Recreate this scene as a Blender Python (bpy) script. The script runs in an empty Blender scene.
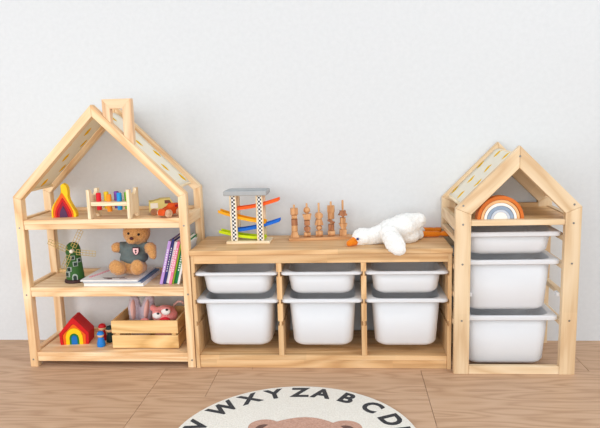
import bpy, bmesh, math, random
from mathutils import Vector, Matrix, noise
random.seed(7)
scene = bpy.context.scene
COL = scene.collection
V = Vector

def lin(r, g, b):
    return tuple(((c/255)/12.92 if c/255 <= .04045 else ((c/255+.055)/1.055)**2.4) for c in (r, g, b)) + (1,)

# ------------------------------------------------------------------ camera
F_PX, PITCH, YAW, ROLL = 593.993, .1606, .0846, .0297
CAM = V((.5948, -2.0944, .9261))
_c, _s = math.cos(YAW), math.sin(YAW)
_R0, _F0, _Z = V((_c, _s, 0)), V((-_s, _c, 0)), V((0, 0, 1))
_c, _s = math.cos(PITCH), math.sin(PITCH)
FWD, _U0 = _F0*_c-_Z*_s, _F0*_s+_Z*_c
_c, _s = math.cos(ROLL), math.sin(ROLL)
RGT, UPV = _R0*_c-_U0*_s, _R0*_s+_U0*_c
cd = bpy.data.cameras.new('camera'); cam = bpy.data.objects.new('camera', cd); COL.objects.link(cam)
cd.sensor_width = 36; cd.lens = F_PX/600*36; cd.clip_start = .05
cam.matrix_world = Matrix(((RGT.x, UPV.x, -FWD.x, CAM.x), (RGT.y, UPV.y, -FWD.y, CAM.y), (RGT.z, UPV.z, -FWD.z, CAM.z), (0, 0, 0, 1)))
scene.camera = cam

def at(u, v, x=None, y=None, z=None):
    """point on a plane of the room (x, y or z given) seen at photo pixel u, v"""
    d = FWD+RGT*((u-300)/F_PX)-UPV*((v-214)/F_PX)
    i, t = (0, x) if x is not None else (1, y) if y is not None else (2, z)
    return CAM+d*((t-CAM[i])/d[i])

# ------------------------------------------------------------------ light
w = bpy.data.worlds.new('world'); scene.world = w; w.use_nodes = True
w.node_tree.nodes['Background'].inputs[0].default_value = (.895, .95, 1, 1)
w.node_tree.nodes['Background'].inputs[1].default_value = .88

def area(name, loc, target, sx, sy, power, col):
    l = bpy.data.lights.new(name, 'AREA'); l.shape = 'RECTANGLE'; l.size = sx; l.size_y = sy; l.energy = power; l.color = col
    o = bpy.data.objects.new(name, l); COL.objects.link(o); o.location = loc
    o.rotation_euler = (V(target)-V(loc)).to_track_quat('-Z', 'Y').to_euler()
    return o
area('window_light_right', (2.6, -1.9, 2.7), (.9, .2, .5), 1.2, 1.3, 38, (.99, .995, 1))
area('window_light_front', (.1, -4.0, 1.05), (.4, .2, .4), 3.0, 1.6, 68, (.97, .985, 1))
area('window_light_left', (-2.1, -2.2, 1.1), (-.5, .28, .3), 1.3, 1.5, 32, (.99, .995, 1))
scene.view_settings.view_transform = 'Standard'
scene.view_settings.look = 'None'
scene.view_settings.gamma = 1
scene.view_settings.use_curve_mapping = False
scene.view_settings.exposure = -.25

# ------------------------------------------------------------------ materials
def nt(name, rough=.5, spec=.4):
    m = bpy.data.materials.new(name); m.use_nodes = True
    n = m.node_tree; b = n.nodes['Principled BSDF']
    b.inputs['Roughness'].default_value = rough; b.inputs['Specular IOR Level'].default_value = spec
    return m, n, b
def nd(n, t, **kw):
    x = n.nodes.new(t)
    for k, v in kw.items():
        setattr(x, k, v)
    return x
def ramp(n, stops, interp='LINEAR'):
    r = n.nodes.new('ShaderNodeValToRGB'); r.color_ramp.interpolation = interp
    while len(r.color_ramp.elements) < len(stops): r.color_ramp.elements.new(.5)
    for e, (p, c) in zip(r.color_ramp.elements, stops): e.position = p; e.color = c
    return r
def gcoord(n, sc):
    a = nd(n, 'ShaderNodeAttribute', attribute_name='gc')
    oi = nd(n, 'ShaderNodeObjectInfo')
    k = nd(n, 'ShaderNodeVectorMath', operation='SCALE'); k.inputs[3].default_value = 3.7
    cb = nd(n, 'ShaderNodeCombineXYZ')
    for i in range(3): n.links.new(oi.outputs['Random'], cb.inputs[i])
    n.links.new(cb.outputs[0], k.inputs[0])
    ad = nd(n, 'ShaderNodeVectorMath', operation='ADD'); n.links.new(a.outputs['Vector'], ad.inputs[0]); n.links.new(k.outputs[0], ad.inputs[1])
    mu = nd(n, 'ShaderNodeVectorMath', operation='MULTIPLY'); mu.inputs[1].default_value = sc; n.links.new(ad.outputs[0], mu.inputs[0])
    return mu.outputs[0], ad.outputs[0]
def wood(name, light, mid, dark, rough=.5, stave=0., fine=1., staveamt=.5):
    m, n, b = nt(name, rough, .3)
    c1, raw = gcoord(n, (5*fine, 95*fine, 95*fine))
    nz = nd(n, 'ShaderNodeTexNoise'); nz.inputs['Scale'].default_value = 1; nz.inputs['Detail'].default_value = 4; nz.inputs['Distortion'].default_value = .6
    n.links.new(c1, nz.inputs['Vector'])
    # cathedral figure: distance from a pith line, wobbled
    c2, _ = gcoord(n, (1.3*fine, 9*fine, 9*fine))
    n2 = nd(n, 'ShaderNodeTexNoise'); n2.inputs['Scale'].default_value = 1; n2.inputs['Detail'].default_value = 1
    n.links.new(c2, n2.inputs['Vector'])
    mul = nd(n, 'ShaderNodeMath', operation='MULTIPLY'); mul.inputs[1].default_value = 14
    n.links.new(n2.outputs[0], mul.inputs[0])
    fr = nd(n, 'ShaderNodeMath', operation='PINGPONG'); fr.inputs[1].default_value = 1; n.links.new(mul.outputs[0], fr.inputs[0])
    mx = nd(n, 'ShaderNodeMix', data_type='FLOAT'); mx.inputs[0].default_value = .42
    n.links.new(nz.outputs[0], mx.inputs[2]); n.links.new(fr.outputs[0], mx.inputs[3])
    rp = ramp(n, [(.25, light), (.5, mid), (.72, dark)])
    n.links.new(mx.outputs[0], rp.inputs[0])
    out = rp.outputs[0]
    if stave:
        sp = nd(n, 'ShaderNodeSeparateXYZ'); n.links.new(raw, sp.inputs[0])
        rows = []
        for ax in (1, 2):
            d = nd(n, 'ShaderNodeMath', operation='DIVIDE'); d.inputs[1].default_value = stave; n.links.new(sp.outputs[ax], d.inputs[0])
            fl = nd(n, 'ShaderNodeMath', operation='FLOOR'); n.links.new(d.outputs[0], fl.inputs[0]); rows.append(fl)
        sh = nd(n, 'ShaderNodeMath', operation='MULTIPLY_ADD'); sh.inputs[1].default_value = .37
        n.links.new(rows[0].outputs[0], sh.inputs[0])
        dx = nd(n, 'ShaderNodeMath', operation='DIVIDE'); dx.inputs[1].default_value = .33; n.links.new(sp.outputs[0], dx.inputs[0])
        n.links.new(dx.outputs[0], sh.inputs[2])
        fx = nd(n, 'ShaderNodeMath', operation='FLOOR'); n.links.new(sh.outputs[0], fx.inputs[0])
        cb = nd(n, 'ShaderNodeCombineXYZ'); n.links.new(fx.outputs[0], cb.inputs[0]); n.links.new(rows[0].outputs[0], cb.inputs[1]); n.links.new(rows[1].outputs[0], cb.inputs[2])
        wn = nd(n, 'ShaderNodeTexWhiteNoise', noise_dimensions='3D'); n.links.new(cb.outputs[0], wn.inputs[0])
        mr = nd(n, 'ShaderNodeMapRange'); mr.inputs[3].default_value = 1-.3*staveamt; mr.inputs[4].default_value = 1+.14*staveamt
        n.links.new(wn.outputs[0], mr.inputs[0])
        hs = nd(n, 'ShaderNodeHueSaturation'); n.links.new(mr.outputs[0], hs.inputs['Value']); n.links.new(out, hs.inputs['Color'])
        out = hs.outputs[0]
    n.links.new(out, b.inputs['Base Color'])
    bp = nd(n, 'ShaderNodeBump'); bp.inputs['Strength'].default_value = .08; bp.inputs['Distance'].default_value = .002
    n.links.new(nz.outputs[0], bp.inputs['Height']); n.links.new(bp.outputs[0], b.inputs['Normal'])
    return m
def plain(name, rgb, rough=.5, var=.05, spec=.4, scale=40, metal=0):
    m, n, b = nt(name, rough, spec)
    b.inputs['Metallic'].default_value = metal
    c = lin(*rgb)
    tc = nd(n, 'ShaderNodeTexCoord'); nz = nd(n, 'ShaderNodeTexNoise'); nz.inputs['Scale'].default_value = scale; nz.inputs['Detail'].default_value = 3
    n.links.new(tc.outputs['Object'], nz.inputs['Vector'])
    rp = ramp(n, [(.3, tuple(x*(1-var) for x in c[:3])+(1,)), (.7, tuple(min(1, x*(1+var)) for x in c[:3])+(1,))])
    n.links.new(nz.outputs[0], rp.inputs[0]); n.links.new(rp.outputs[0], b.inputs['Base Color'])
    return m
def plush(name, rgb, rgb2, scale=260, bump=.6, sheen=.4):
    m, n, b = nt(name, .9, .1)
    tc = nd(n, 'ShaderNodeTexCoord'); nz = nd(n, 'ShaderNodeTexNoise'); nz.inputs['Scale'].default_value = scale; nz.inputs['Detail'].default_value = 3
    n.links.new(tc.outputs['Object'], nz.inputs['Vector'])
    rp = ramp(n, [(.3, lin(*rgb2)), (.65, lin(*rgb))]); n.links.new(nz.outputs[0], rp.inputs[0]); n.links.new(rp.outputs[0], b.inputs['Base Color'])
    bp = nd(n, 'ShaderNodeBump'); bp.inputs['Strength'].default_value = bump; bp.inputs['Distance'].default_value = .004
    n.links.new(nz.outputs[0], bp.inputs['Height']); n.links.new(bp.outputs[0], b.inputs['Normal'])
    b.inputs['Sheen Weight'].default_value = sheen; b.inputs['Sheen Roughness'].default_value = .5
    return m

M = {}
M['pine'] = wood('pale_pine', lin(251, 223, 183), lin(244, 209, 163), lin(227, 182, 132), .5, .09, 1, .2)
M['beech'] = wood('rubberwood', lin(234, 196, 148), lin(225, 183, 132), lin(206, 160, 110), .45, .045, 1, .45)
M['beech_pale'] = wood('rubberwood_pale', lin(243, 218, 182), lin(236, 208, 168), lin(222, 188, 146), .45, .06, 1, .3)
M['chimneywood'] = wood('chimney_wood', lin(244, 210, 172), lin(234, 196, 156), lin(214, 172, 130), .5, 0, 1)
M['toywood'] = wood('toy_wood', lin(222, 172, 122), lin(208, 154, 104), lin(186, 130, 84), .5, 0, 2)
M['toywood_dark'] = wood('toy_wood_dark', lin(186, 128, 88), lin(170, 112, 76), lin(148, 94, 62), .5, 0, 2)
M['palewood'] = wood('birch', lin(250, 232, 200), lin(243, 222, 186), lin(230, 204, 162), .5, 0, 2)
M['cratewood'] = wood('crate_pine', lin(246, 210, 152), lin(236, 194, 132), lin(212, 166, 104), .5, 0, 1)
M['wheelwood'] = wood('wheel_wood', lin(226, 190, 160), lin(212, 172, 140), lin(190, 150, 118), .5, 0, 2)
M['dowel'] = M['toywood']
M['white'] = plain('white_plastic', (250, 252, 255), .35, .005)
n = M['white'].node_tree     # thin plastic lets some light through
tr = nd(n, 'ShaderNodeBsdfTranslucent'); tr.inputs[0].default_value = lin(250, 250, 252)
ms = nd(n, 'ShaderNodeMixShader'); ms.inputs[0].default_value = .3
n.links.new(n.nodes['Principled BSDF'].outputs[0], ms.inputs[1]); n.links.new(tr.outputs[0], ms.inputs[2]); n.links.new(ms.outputs[0], n.nodes['Material Output'].inputs['Surface'])
M['steel'] = plain('screw_steel', (150, 150, 150), .35, .05, metal=.9)
for k, c in dict(red=(205, 22, 26), orange=(242, 102, 22), yellow=(248, 200, 20), crimson=(168, 16, 44), purple=(86, 48, 84), green=(28, 122, 52), blue=(26, 110, 190),
                 peg_red=(222, 26, 44), peg_yellow=(236, 200, 44), peg_orange=(244, 146, 36), peg_purple=(120, 72, 158), peg_blue=(36, 150, 216), peg_green=(120, 190, 40),
                 trk_orange=(250, 96, 22), trk_yellow=(250, 176, 24), trk_blue=(20, 104, 206), trk_lime=(206, 224, 14), trk_grey=(172, 175, 176),
                 truck=(226, 208, 128), carred=(222, 84, 26), black=(28, 28, 32), millgreen=(52, 96, 42), millbase=(62, 36, 34), gold=(196, 170, 104), creamy=(240, 232, 214),
                 bo=(216, 116, 48), bpeach=(246, 190, 134), bwhite=(246, 242, 236), bblue=(150, 168, 190), bgrey=(202, 210, 222),
                 dollblue=(38, 128, 214), dollred=(196, 24, 34), dolldark=(22, 46, 46), skinwood=(232, 192, 150),
                 lav=(188, 150, 214), navy=(52, 56, 120), bookwhite=(238, 236, 236), pink=(236, 130, 160), lime=(160, 200, 50), bookgreen=(24, 128, 72), brownbook=(120, 70, 60),
                 paper=(240, 236, 226), bluecover=(92, 120, 160), pinkprint=(226, 140, 156), darkprint=(84, 44, 44), shieldpink=(238, 190, 190), shielddark=(70, 44, 56),
                 window_grey=(170, 180, 172), glassdark=(40, 56, 50), redmouth=(206, 20, 40), eyewhite=(240, 236, 232)).items():
    M[k] = plain(k, c, .55, .06, .25)
M['tee'] = plush('tee_knit', (112, 122, 120), (92, 102, 102), 500, .3, .1)
M['teddy'] = plush('teddy_fur', (222, 166, 104), (184, 126, 70), 260, .8, .4)
M['goose'] = plush('goose_fur', (250, 249, 246), (236, 234, 230), 260, .6, .2)
M['gooseleg'] = plush('goose_orange', (238, 138, 32), (222, 116, 22), 300, .3, .2)
M['rabbit'] = plush('rabbit_fur', (222, 208, 216), (186, 170, 186), 300, .9, .5)
M['rabbitpink'] = plush('rabbit_pink', (242, 196, 184), (230, 174, 164), 300, .5, .3)
M['pinkplush'] = plush('pink_plush', (250, 162, 156), (236, 132, 130), 260, .7, .4)
M['rug'] = plush('rug_pile', (246, 242, 232), (230, 224, 212), 220, .7, .3)
M['rugbear'] = plush('rug_bear', (204, 158, 136), (182, 134, 112), 160, .7, .3)
M['rugblack'] = plush('rug_black', (34, 34, 40), (20, 20, 26), 260, .6, .2)
M['rugdark'] = plush('rug_brown', (110, 74, 62), (92, 60, 50), 260, .6, .2)

# wall paint
m, n, b = nt('wall_paint', .75, .2)
tc = nd(n, 'ShaderNodeTexCoord'); nz = nd(n, 'ShaderNodeTexNoise'); nz.inputs['Scale'].default_value = 60; nz.inputs['Detail'].default_value = 5
n.links.new(tc.outputs['Object'], nz.inputs['Vector'])
rp = ramp(n, [(.3, lin(216, 219, 221)), (.7, lin(220, 223, 225))]); n.links.new(nz.outputs[0], rp.inputs[0]); n.links.new(rp.outputs[0], b.inputs['Base Color'])
bp = nd(n, 'ShaderNodeBump'); bp.inputs['Strength'].default_value = .05; bp.inputs['Distance'].default_value = .003
n.links.new(nz.outputs[0], bp.inputs['Height']); n.links.new(bp.outputs[0], b.inputs['Normal'])
M['wall'] = m
M['floorwood'] = wood('floor_oak', lin(206, 171, 141), lin(199, 163, 132), lin(184, 147, 117), .5, 0, 1.6)
M['joint'] = plain('floor_joint', (96, 70, 52), .8)

# canopy cloth with printed yellow leaves: uses gc (x along the slope, y across)
def cloth():
    m, n, b = nt('canopy_cloth', .85, .1)
    a = nd(n, 'ShaderNodeAttribute', attribute_name='gc'); sp = nd(n, 'ShaderNodeSeparateXYZ'); n.links.new(a.outputs['Vector'], sp.inputs[0])
    def mt(op, x, y=None, z=None):
        k = nd(n, 'ShaderNodeMath', operation=op)
        for i, q in enumerate((x, y, z)):
            if q is None: continue
            if isinstance(q, (int, float)): k.inputs[i].default_value = q
            else: n.links.new(q, k.inputs[i])
        return k.outputs[0]
    yc = mt('DIVIDE', sp.outputs[1], .060)
    row = mt('FLOOR', yc); fy = mt('SUBTRACT', mt('SUBTRACT', yc, row), .5)
    xc = mt('MULTIPLY_ADD', row, .5, mt('DIVIDE', sp.outputs[0], .135))
    fx = mt('SUBTRACT', mt('FRACT', xc), .5)
    px = mt('MULTIPLY', fx, .135); py = mt('MULTIPLY', fy, .060)
    # a leaf: pointed ellipse tilted a little, with a ragged edge
    rx = mt('ADD', mt('MULTIPLY', px, .98), mt('MULTIPLY', py, .17)); ry = mt('SUBTRACT', mt('MULTIPLY', py, .98), mt('MULTIPLY', px, .17))
    nz = nd(n, 'ShaderNodeTexNoise'); nz.inputs['Scale'].default_value = 160; n.links.new(a.outputs['Vector'], nz.inputs['Vector'])
    q = mt('DIVIDE', rx, .022)
    wd = mt('MULTIPLY', mt('SUBTRACT', 1., mt('MULTIPLY', q, q)), mt('MULTIPLY_ADD', nz.outputs[0], .012, .0065))
    inside = mt('LESS_THAN', mt('ABSOLUTE', ry), wd)
    mx = nd(n, 'ShaderNodeMix', data_type='RGBA'); n.links.new(inside, mx.inputs[0])
    mx.inputs[6].default_value = lin(252, 246, 230); mx.inputs[7].default_value = lin(250, 204, 20)
    n.links.new(mx.outputs[2], b.inputs['Base Color'])
    tr = nd(n, 'ShaderNodeBsdfTranslucent'); n.links.new(mx.outputs[2], tr.inputs[0])
    ms = nd(n, 'ShaderNodeMixShader'); ms.inputs[0].default_value = .2
    n.links.new(b.outputs[0], ms.inputs[1]); n.links.new(tr.outputs[0], ms.inputs[2])
    n.links.new(ms.outputs[0], n.nodes['Material Output'].inputs['Surface'])
    return m
M['cloth'] = cloth()
# checkered print on the ramp tower posts
m, n, b = nt('checker_print', .5, .3)
a = nd(n, 'ShaderNodeAttribute', attribute_name='gc'); ck = nd(n, 'ShaderNodeTexChecker'); ck.inputs['Scale'].default_value = 135
ck.inputs['Color1'].default_value = lin(30, 30, 34); ck.inputs['Color2'].default_value = lin(240, 238, 234)
n.links.new(a.outputs['Vector'], ck.inputs['Vector']); n.links.new(ck.outputs[0], b.inputs['Base Color'])
M['checker'] = m

# ------------------------------------------------------------------ mesh helpers
class MB:
    def __init__(s): s.bm = bmesh.new()
    def box(s, x0, x1, y0, y1, z0, z1, bev=0, mat=None):
        vs = [s.bm.verts.new((x, y, z)) for z in (z0, z1) for y in (y0, y1) for x in (x0, x1)]
        fs = [s.bm.faces.new([vs[i] for i in q]) for q in ((0, 2, 3, 1), (4, 5, 7, 6), (0, 1, 5, 4), (2, 6, 7, 3), (0, 4, 6, 2), (1, 3, 7, 5))]
        if mat: bmesh.ops.transform(s.bm, matrix=mat, verts=vs)
        if bev:
            es = list({e for f in fs for e in f.edges})
            bmesh.ops.bevel(s.bm, geom=es, offset=bev, segments=1, affect='EDGES', clamp_overlap=True)
        return s
    def prism(s, poly, a, b, axis='y', bev=0, mat=None):
        def p(q, t): return {'y': (q[0], t, q[1]), 'x': (t, q[0], q[1]), 'z': (q[0], q[1], t)}[axis]
        A = [s.bm.verts.new(p(q, a)) for q in poly]; B = [s.bm.verts.new(p(q, b)) for q in poly]
        k = len(poly)
        fs = [s.bm.faces.new(A), s.bm.faces.new(B[::-1])]+[s.bm.faces.new((A[i], B[i], B[(i+1) % k], A[(i+1) % k])) for i in range(k)]
        if mat: bmesh.ops.transform(s.bm, matrix=mat, verts=A+B)
        if bev:
            es = list({e for f in fs[:2] for e in f.edges})
            bmesh.ops.bevel(s.bm, geom=es, offset=bev, segments=1, affect='EDGES', clamp_overlap=True)
        return s
    def rings(s, rs, close=True, cap0=True, cap1=True):
        R = [[s.bm.verts.new(p) for p in r] for r in rs]
        k = len(rs[0])
        for a, b in zip(R, R[1:]):
            for i in range(k if close else k-1): s.bm.faces.new((a[i], a[(i+1) % k], b[(i+1) % k], b[i]))
        if cap0: s.bm.faces.new(R[0][::-1])
        if cap1: s.bm.faces.new(R[-1])
        return s
    def lathe(s, prof, c=(0, 0, 0), k=20, mat=None):
        c = V(c)
        mt = mat or Matrix.Identity(4)
        rs = [[c+mt@V((max(r, 1e-5)*math.cos(6.28318*i/k), max(r, 1e-5)*math.sin(6.28318*i/k), z)) for i in range(k)] for r, z in prof]
        return s.rings(rs)
    def tube(s, pts, r, k=8):
        pts = [V(p) for p in pts]
        rad = r if isinstance(r, (list, tuple)) else [r]*len(pts)
        rs = []
        up = V((0, 0, 1)) if abs((pts[1]-pts[0]).normalized().z) < .9 else V((0, 1, 0))
        for i, p in enumerate(pts):
            t = (pts[min(i+1, len(pts)-1)]-pts[max(i-1, 0)]).normalized()
            a = t.cross(up).normalized(); b2 = a.cross(t)
            rs.append([p+(a*math.cos(6.28318*j/k)+b2*math.sin(6.28318*j/k))*rad[i] for j in range(k)])
        return s.rings(rs)
    def ball(s, c, r, rot=None, sub=3):
        r = V((r, r, r)) if isinstance(r, (int, float)) else V(r)
        mt = Matrix.Translation(V(c))@(rot.to_4x4() if rot else Matrix.Identity(4))@Matrix.Diagonal((r.x, r.y, r.z, 1))
        bmesh.ops.create_icosphere(s.bm, subdivisions=sub, radius=1, matrix=mt)
        return s
    def build(s, name, mat, parent=None, grain='x', smooth=False, auto=False):
        bmesh.ops.recalc_face_normals(s.bm, faces=s.bm.faces)
        me = bpy.data.meshes.new(name); s.bm.to_mesh(me); s.bm.free()
        return link(name, me, mat, parent, grain, smooth)
def setgc(me, grain):
    if isinstance(grain, str):
        d = {'x': V((1, 0, 0)), 'y': V((0, 1, 0)), 'z': V((0, 0, 1))}[grain]
    else: d = V(grain).normalized()
    o = V((0, 1, 0)) if abs(d.y) < .9 else V((1, 0, 0))
    e = (o-d*o.dot(d)).normalized(); g = d.cross(e)
    off = V((random.uniform(0, 30), random.uniform(0, 30), random.uniform(0, 30)))
    at_ = me.attributes.new('gc', 'FLOAT_VECTOR', 'POINT')
    for i, v in enumerate(me.vertices):
        at_.data[i].vector = (d.dot(v.co)+off.x, e.dot(v.co)+off.y, g.dot(v.co)+off.z)
def link(name, me, mat, parent=None, grain='x', smooth=False):
    if 'gc' not in me.attributes: setgc(me, grain)
    me.materials.clear(); me.materials.append(M[mat] if isinstance(mat, str) else mat)
    if smooth:
        for p in me.polygons: p.use_smooth = True
        if smooth != 'all': me.set_sharp_from_angle(angle=math.radians(40))
    o = bpy.data.objects.new(name, me); COL.objects.link(o)
    if parent: o.parent = parent
    return o
def thing(name, label, cat, loc=(0, 0, 0), rz=0, group=None):
    o = bpy.data.objects.new(name, None); COL.objects.link(o); o.location = loc; o.rotation_euler = (0, 0, rz)
    o.empty_display_size = .05
    return tag(o, label, cat, group)
def tag(o, label, cat, group=None):
    o['label'] = label; o['category'] = cat
    if group: o['group'] = group
    return o
def lab(o, t): o['label'] = t; return o
def struct(o, label=None):
    o['kind'] = 'structure'
    if label: o['label'] = label
    return o
def blob(name, parts, mat, parent, vox=.004, fuzz=.0015, fscale=120, smooth_it=4):
    """one continuous skin over overlapping balls and tapered capsules"""
    b = MB()
    for p in parts:
        if p[0] == 'ball': b.ball(p[1], p[2], p[3] if len(p) > 3 else None)
        else:
            _, a, ra, c, rc = p
            a, c = V(a), V(c); k = max(3, int((c-a).length/(min(ra, rc)*.35)))
            for i in range(k+1): b.ball(a.lerp(c, i/k), ra+(rc-ra)*i/k, None, 2)
    me = bpy.data.meshes.new('tmp'); b.bm.to_mesh(me); b.bm.free()
    o = bpy.data.objects.new('tmp', me); COL.objects.link(o)
    r = o.modifiers.new('r', 'REMESH'); r.mode = 'VOXEL'; r.voxel_size = vox
    s = o.modifiers.new('s', 'SMOOTH'); s.iterations = smooth_it; s.factor = .5
    dg = bpy.context.evaluated_depsgraph_get()
    me2 = bpy.data.meshes.new_from_object(o.evaluated_get(dg))
    bpy.data.objects.remove(o); bpy.data.meshes.remove(me)
    if fuzz:
        nr = [v.normal.copy() for v in me2.vertices]
        for v, q in zip(me2.vertices, nr):
            v.co += q*fuzz*(noise.noise(v.co*fscale)+.6*noise.noise(v.co*fscale*2.3))
    me2.name = name
    return link(name, me2, mat, parent, 'x', 'all')

# ------------------------------------------------------------------ setting
WALL_Y = .284
struct(MB().box(-3, 4, WALL_Y, WALL_Y+.1, -.02, 3.2).build('wall_back', 'wall'), 'plain white painted wall')
floor = struct(MB().box(-3, 4, -5, WALL_Y+.1, -.03, -.0060).build('floor', 'joint'), 'brown oak plank floor')
plank_mesh = {}
def planks(y0, y1, cuts):
    for a, c in zip(cuts, cuts[1:]):
        MB().box(a+.0007, c-.0007, y0+.0004, y1-.0004, -.006, 0, .0005).build('plank', 'floorwood', floor, 'x')
rows = [(.215, .384), (-.01, .215), (-.235, -.01), (-.46, -.235)]
planks(*rows[0], [-3, -1.65, -.43, .79, 2.0, 4]); planks(*rows[1], [-3, -2.2, -1.0, .22, 1.44, 2.66, 4])
planks(*rows[2], [-3, -1.33, -.11, .095, .845, 2.07, 4]); planks(*rows[3], [-3, -1.33, -.11, .845, 2.07, 4])
y = -.46
for i in range(17):
    o = (i*.47) % 1.22
    planks(y-.225, y, [-3]+[-3+o+1.22*k for k in range(1, 5)]+[4]); y -= .225

# ------------------------------------------------------------------ screws
_b = MB(); _b.lathe([(.0001, -.0012), (.0032, -.0012), (.0036, -.0004), (.0036, .001)], mat=Matrix.Rotation(math.pi/2, 4, 'X'), k=10)
bmesh.ops.recalc_face_normals(_b.bm, faces=_b.bm.faces)
SCREW = bpy.data.meshes.new('screw'); _b.bm.to_mesh(SCREW); _b.bm.free()
def screw(p, parent):
    o = link('screw', SCREW, 'steel', parent); o.location = p; o.rotation_euler = (math.pi, 0, 0)
    return o

# ------------------------------------------------------------------ pieces of a house frame
T8 = math.tan(math.radians(22.5))
def house_frame(t, W, ze, d, wp, dp, mat, y0=0):
    """four posts, four mitred rafters; local x 0..W, y 0..d; wp face width, dp thickness in depth"""
    za = ze+W/2
    for ya, yb in ((0, dp), (d-dp, d)):
        for s in (0, 1):
            fx = (lambda q: q) if s == 0 else (lambda q: W-q)
            post = [(fx(0), 0), (fx(wp), 0), (fx(wp), ze-wp*T8), (fx(0), ze)]
            MB().prism(post, ya, yb, 'y', .0015).build('post', mat, t, 'z')
            k = wp*math.sqrt(2)
            raf = [(fx(0), ze+.0005), (fx(wp), ze-wp*T8+.0005), (fx(W/2-.0003), za-k), (fx(W/2-.0003), za)]
            MB().prism(raf, ya, yb, 'y', .0015).build('rafter', mat, t, (1, 0, 1 if s == 0 else -1))
    return za
def canopy(t, W, ze, d, wp, dp, drop, end):
    """cloth strip hung from eave to eave over a ridge rod, between front and back rafters"""
    ya, yb = dp+.004, d-dp-.004
    za = ze+W/2
    path = []
    K = 16
    L = (W/2)*math.sqrt(2)
    off = drop*math.sqrt(2)
    def pt(sgn, f):    # f 0 at ridge .. 1 at eave
        x = W/2+sgn*(W/2)*f; z = za-off-(W/2)*f
        return x, z
    pts = [pt(-1, 1-(1-0)*i/K*1.0) for i in range(K)]+[pt(1, i/K) for i in range(K+1)]
    pts = [(x, z) for x, z in pts if z > end]
    # round the ridge
    pts = [(x, min(z, za-off-.010)) for x, z in pts]
    bm = bmesh.new(); grid = []
    J = 6
    acc = 0; lens = [0]
    for a, c in zip(pts, pts[1:]): acc += math.dist(a, c); lens.append(acc)
    for i, (x, z) in enumerate(pts):
        row = []
        for j in range(J+1):
            v = j/J; sag = .006*math.sin(math.pi*v)*(.4+.6*math.sin(i*1.3+1)**2)
            row.append(bm.verts.new((x, ya+(yb-ya)*v, z-sag)))
        grid.append(row)
    for a, c in zip(grid, grid[1:]):
        for j in range(J): bm.faces.new((a[j], a[j+1], c[j+1], c[j]))
    bmesh.ops.recalc_face_normals(bm, faces=bm.faces)
    gcs = [(lens[i], ya+(yb-ya)*j/J) for i in range(len(pts)) for j in range(J+1)]
    me = bpy.data.meshes.new('canopy'); bm.to_mesh(me); bm.free()
    A = me.attributes.new('gc', 'FLOAT_VECTOR', 'POINT')
    for i, (p, q) in enumerate(gcs): A.data[i].vector = (p+.31, q+.15-d/2, 0)
    o = link('canopy', me, 'cloth', t, 'x', 'all')
    sm = o.modifiers.new('thick', 'SOLIDIFY'); sm.thickness = .0015
    lab(o, 'off-white cloth roof printed with yellow leaves')
    # rods the cloth hangs on
    r = MB(); r.tube([(W/2, dp-.002, za-off-.018), (W/2, d-dp+.002, za-off-.018)], .007); r.build('ridge_rod', 'palewood', t, 'y', True)
    for p in (pts[0], pts[-1]):
        r = MB(); r.tube([(p[0], dp-.002, p[1]-.007), (p[0], d-dp+.002, p[1]-.007)], .0055); r.build('rod', 'palewood', t, 'y', True)
    return o

# ------------------------------------------------------------------ left house shelf
LX, LW, LD = -.652, .655, .252
LS = [.577, .317, .058]
t = thing('house_shelf', 'wide pale pine house-shaped shelf with chimney and three open shelves', 'shelf', (LX, .001, 0))
za = house_frame(t, LW, .667, LD, .030, .033, 'pine')
canopy(t, LW, .667, LD, .030, .033, .012, .672)
for z in LS:
    MB().box(.030, LW-.030, .003, LD-.003, z-.016, z, .001).build('shelf_board', 'pine', t, 'x')
    MB().box(.0305, LW-.0305, .004, .024, z-.036, z-.0165, .001).build('front_rail', 'pine', t, 'x')
    MB().box(.0305, LW-.0305, LD-.022, LD-.002, z+.0005, z+.012, .001).build('back_rail', 'pine', t, 'x')
    for x in (.004, LW-.024):
        MB().box(x, x+.020, .034, LD-.034, z-.034, z+.006, .001).build('side_rail', 'pine', t, 'y')
    for x in (.0135, LW-.0135):
        screw((x, .0004, z-.028), t)
# chimney: three mitred boards standing on the front right rafter
cx0, cx1 = -.284-LX, -.177-LX
ct = 1.012; b1, b2, b3 = .028, .034, .034
def roof(x): return za-abs(x-LW/2)     # top line of the rafters
ch = [[(cx0, ct), (cx0+b1, ct-b3), (cx0+b1, roof(cx0+b1)+.0005), (cx0, roof(cx0)+.0005)],
      [(cx0, ct), (cx1, ct), (cx1-b2, ct-b3), (cx0+b1, ct-b3)],
      [(cx1, ct), (cx1-b2, ct-b3), (cx1-b2, roof(cx1-b2)+.0005), (cx1, roof(cx1)+.0005)]]
for p, g in zip(ch, ('z', 'x', 'z')):
    lab(MB().prism(p, .004, .029, 'y', .0008).build('chimney_board', 'chimneywood', t, g), 'board of the open wooden chimney')

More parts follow.
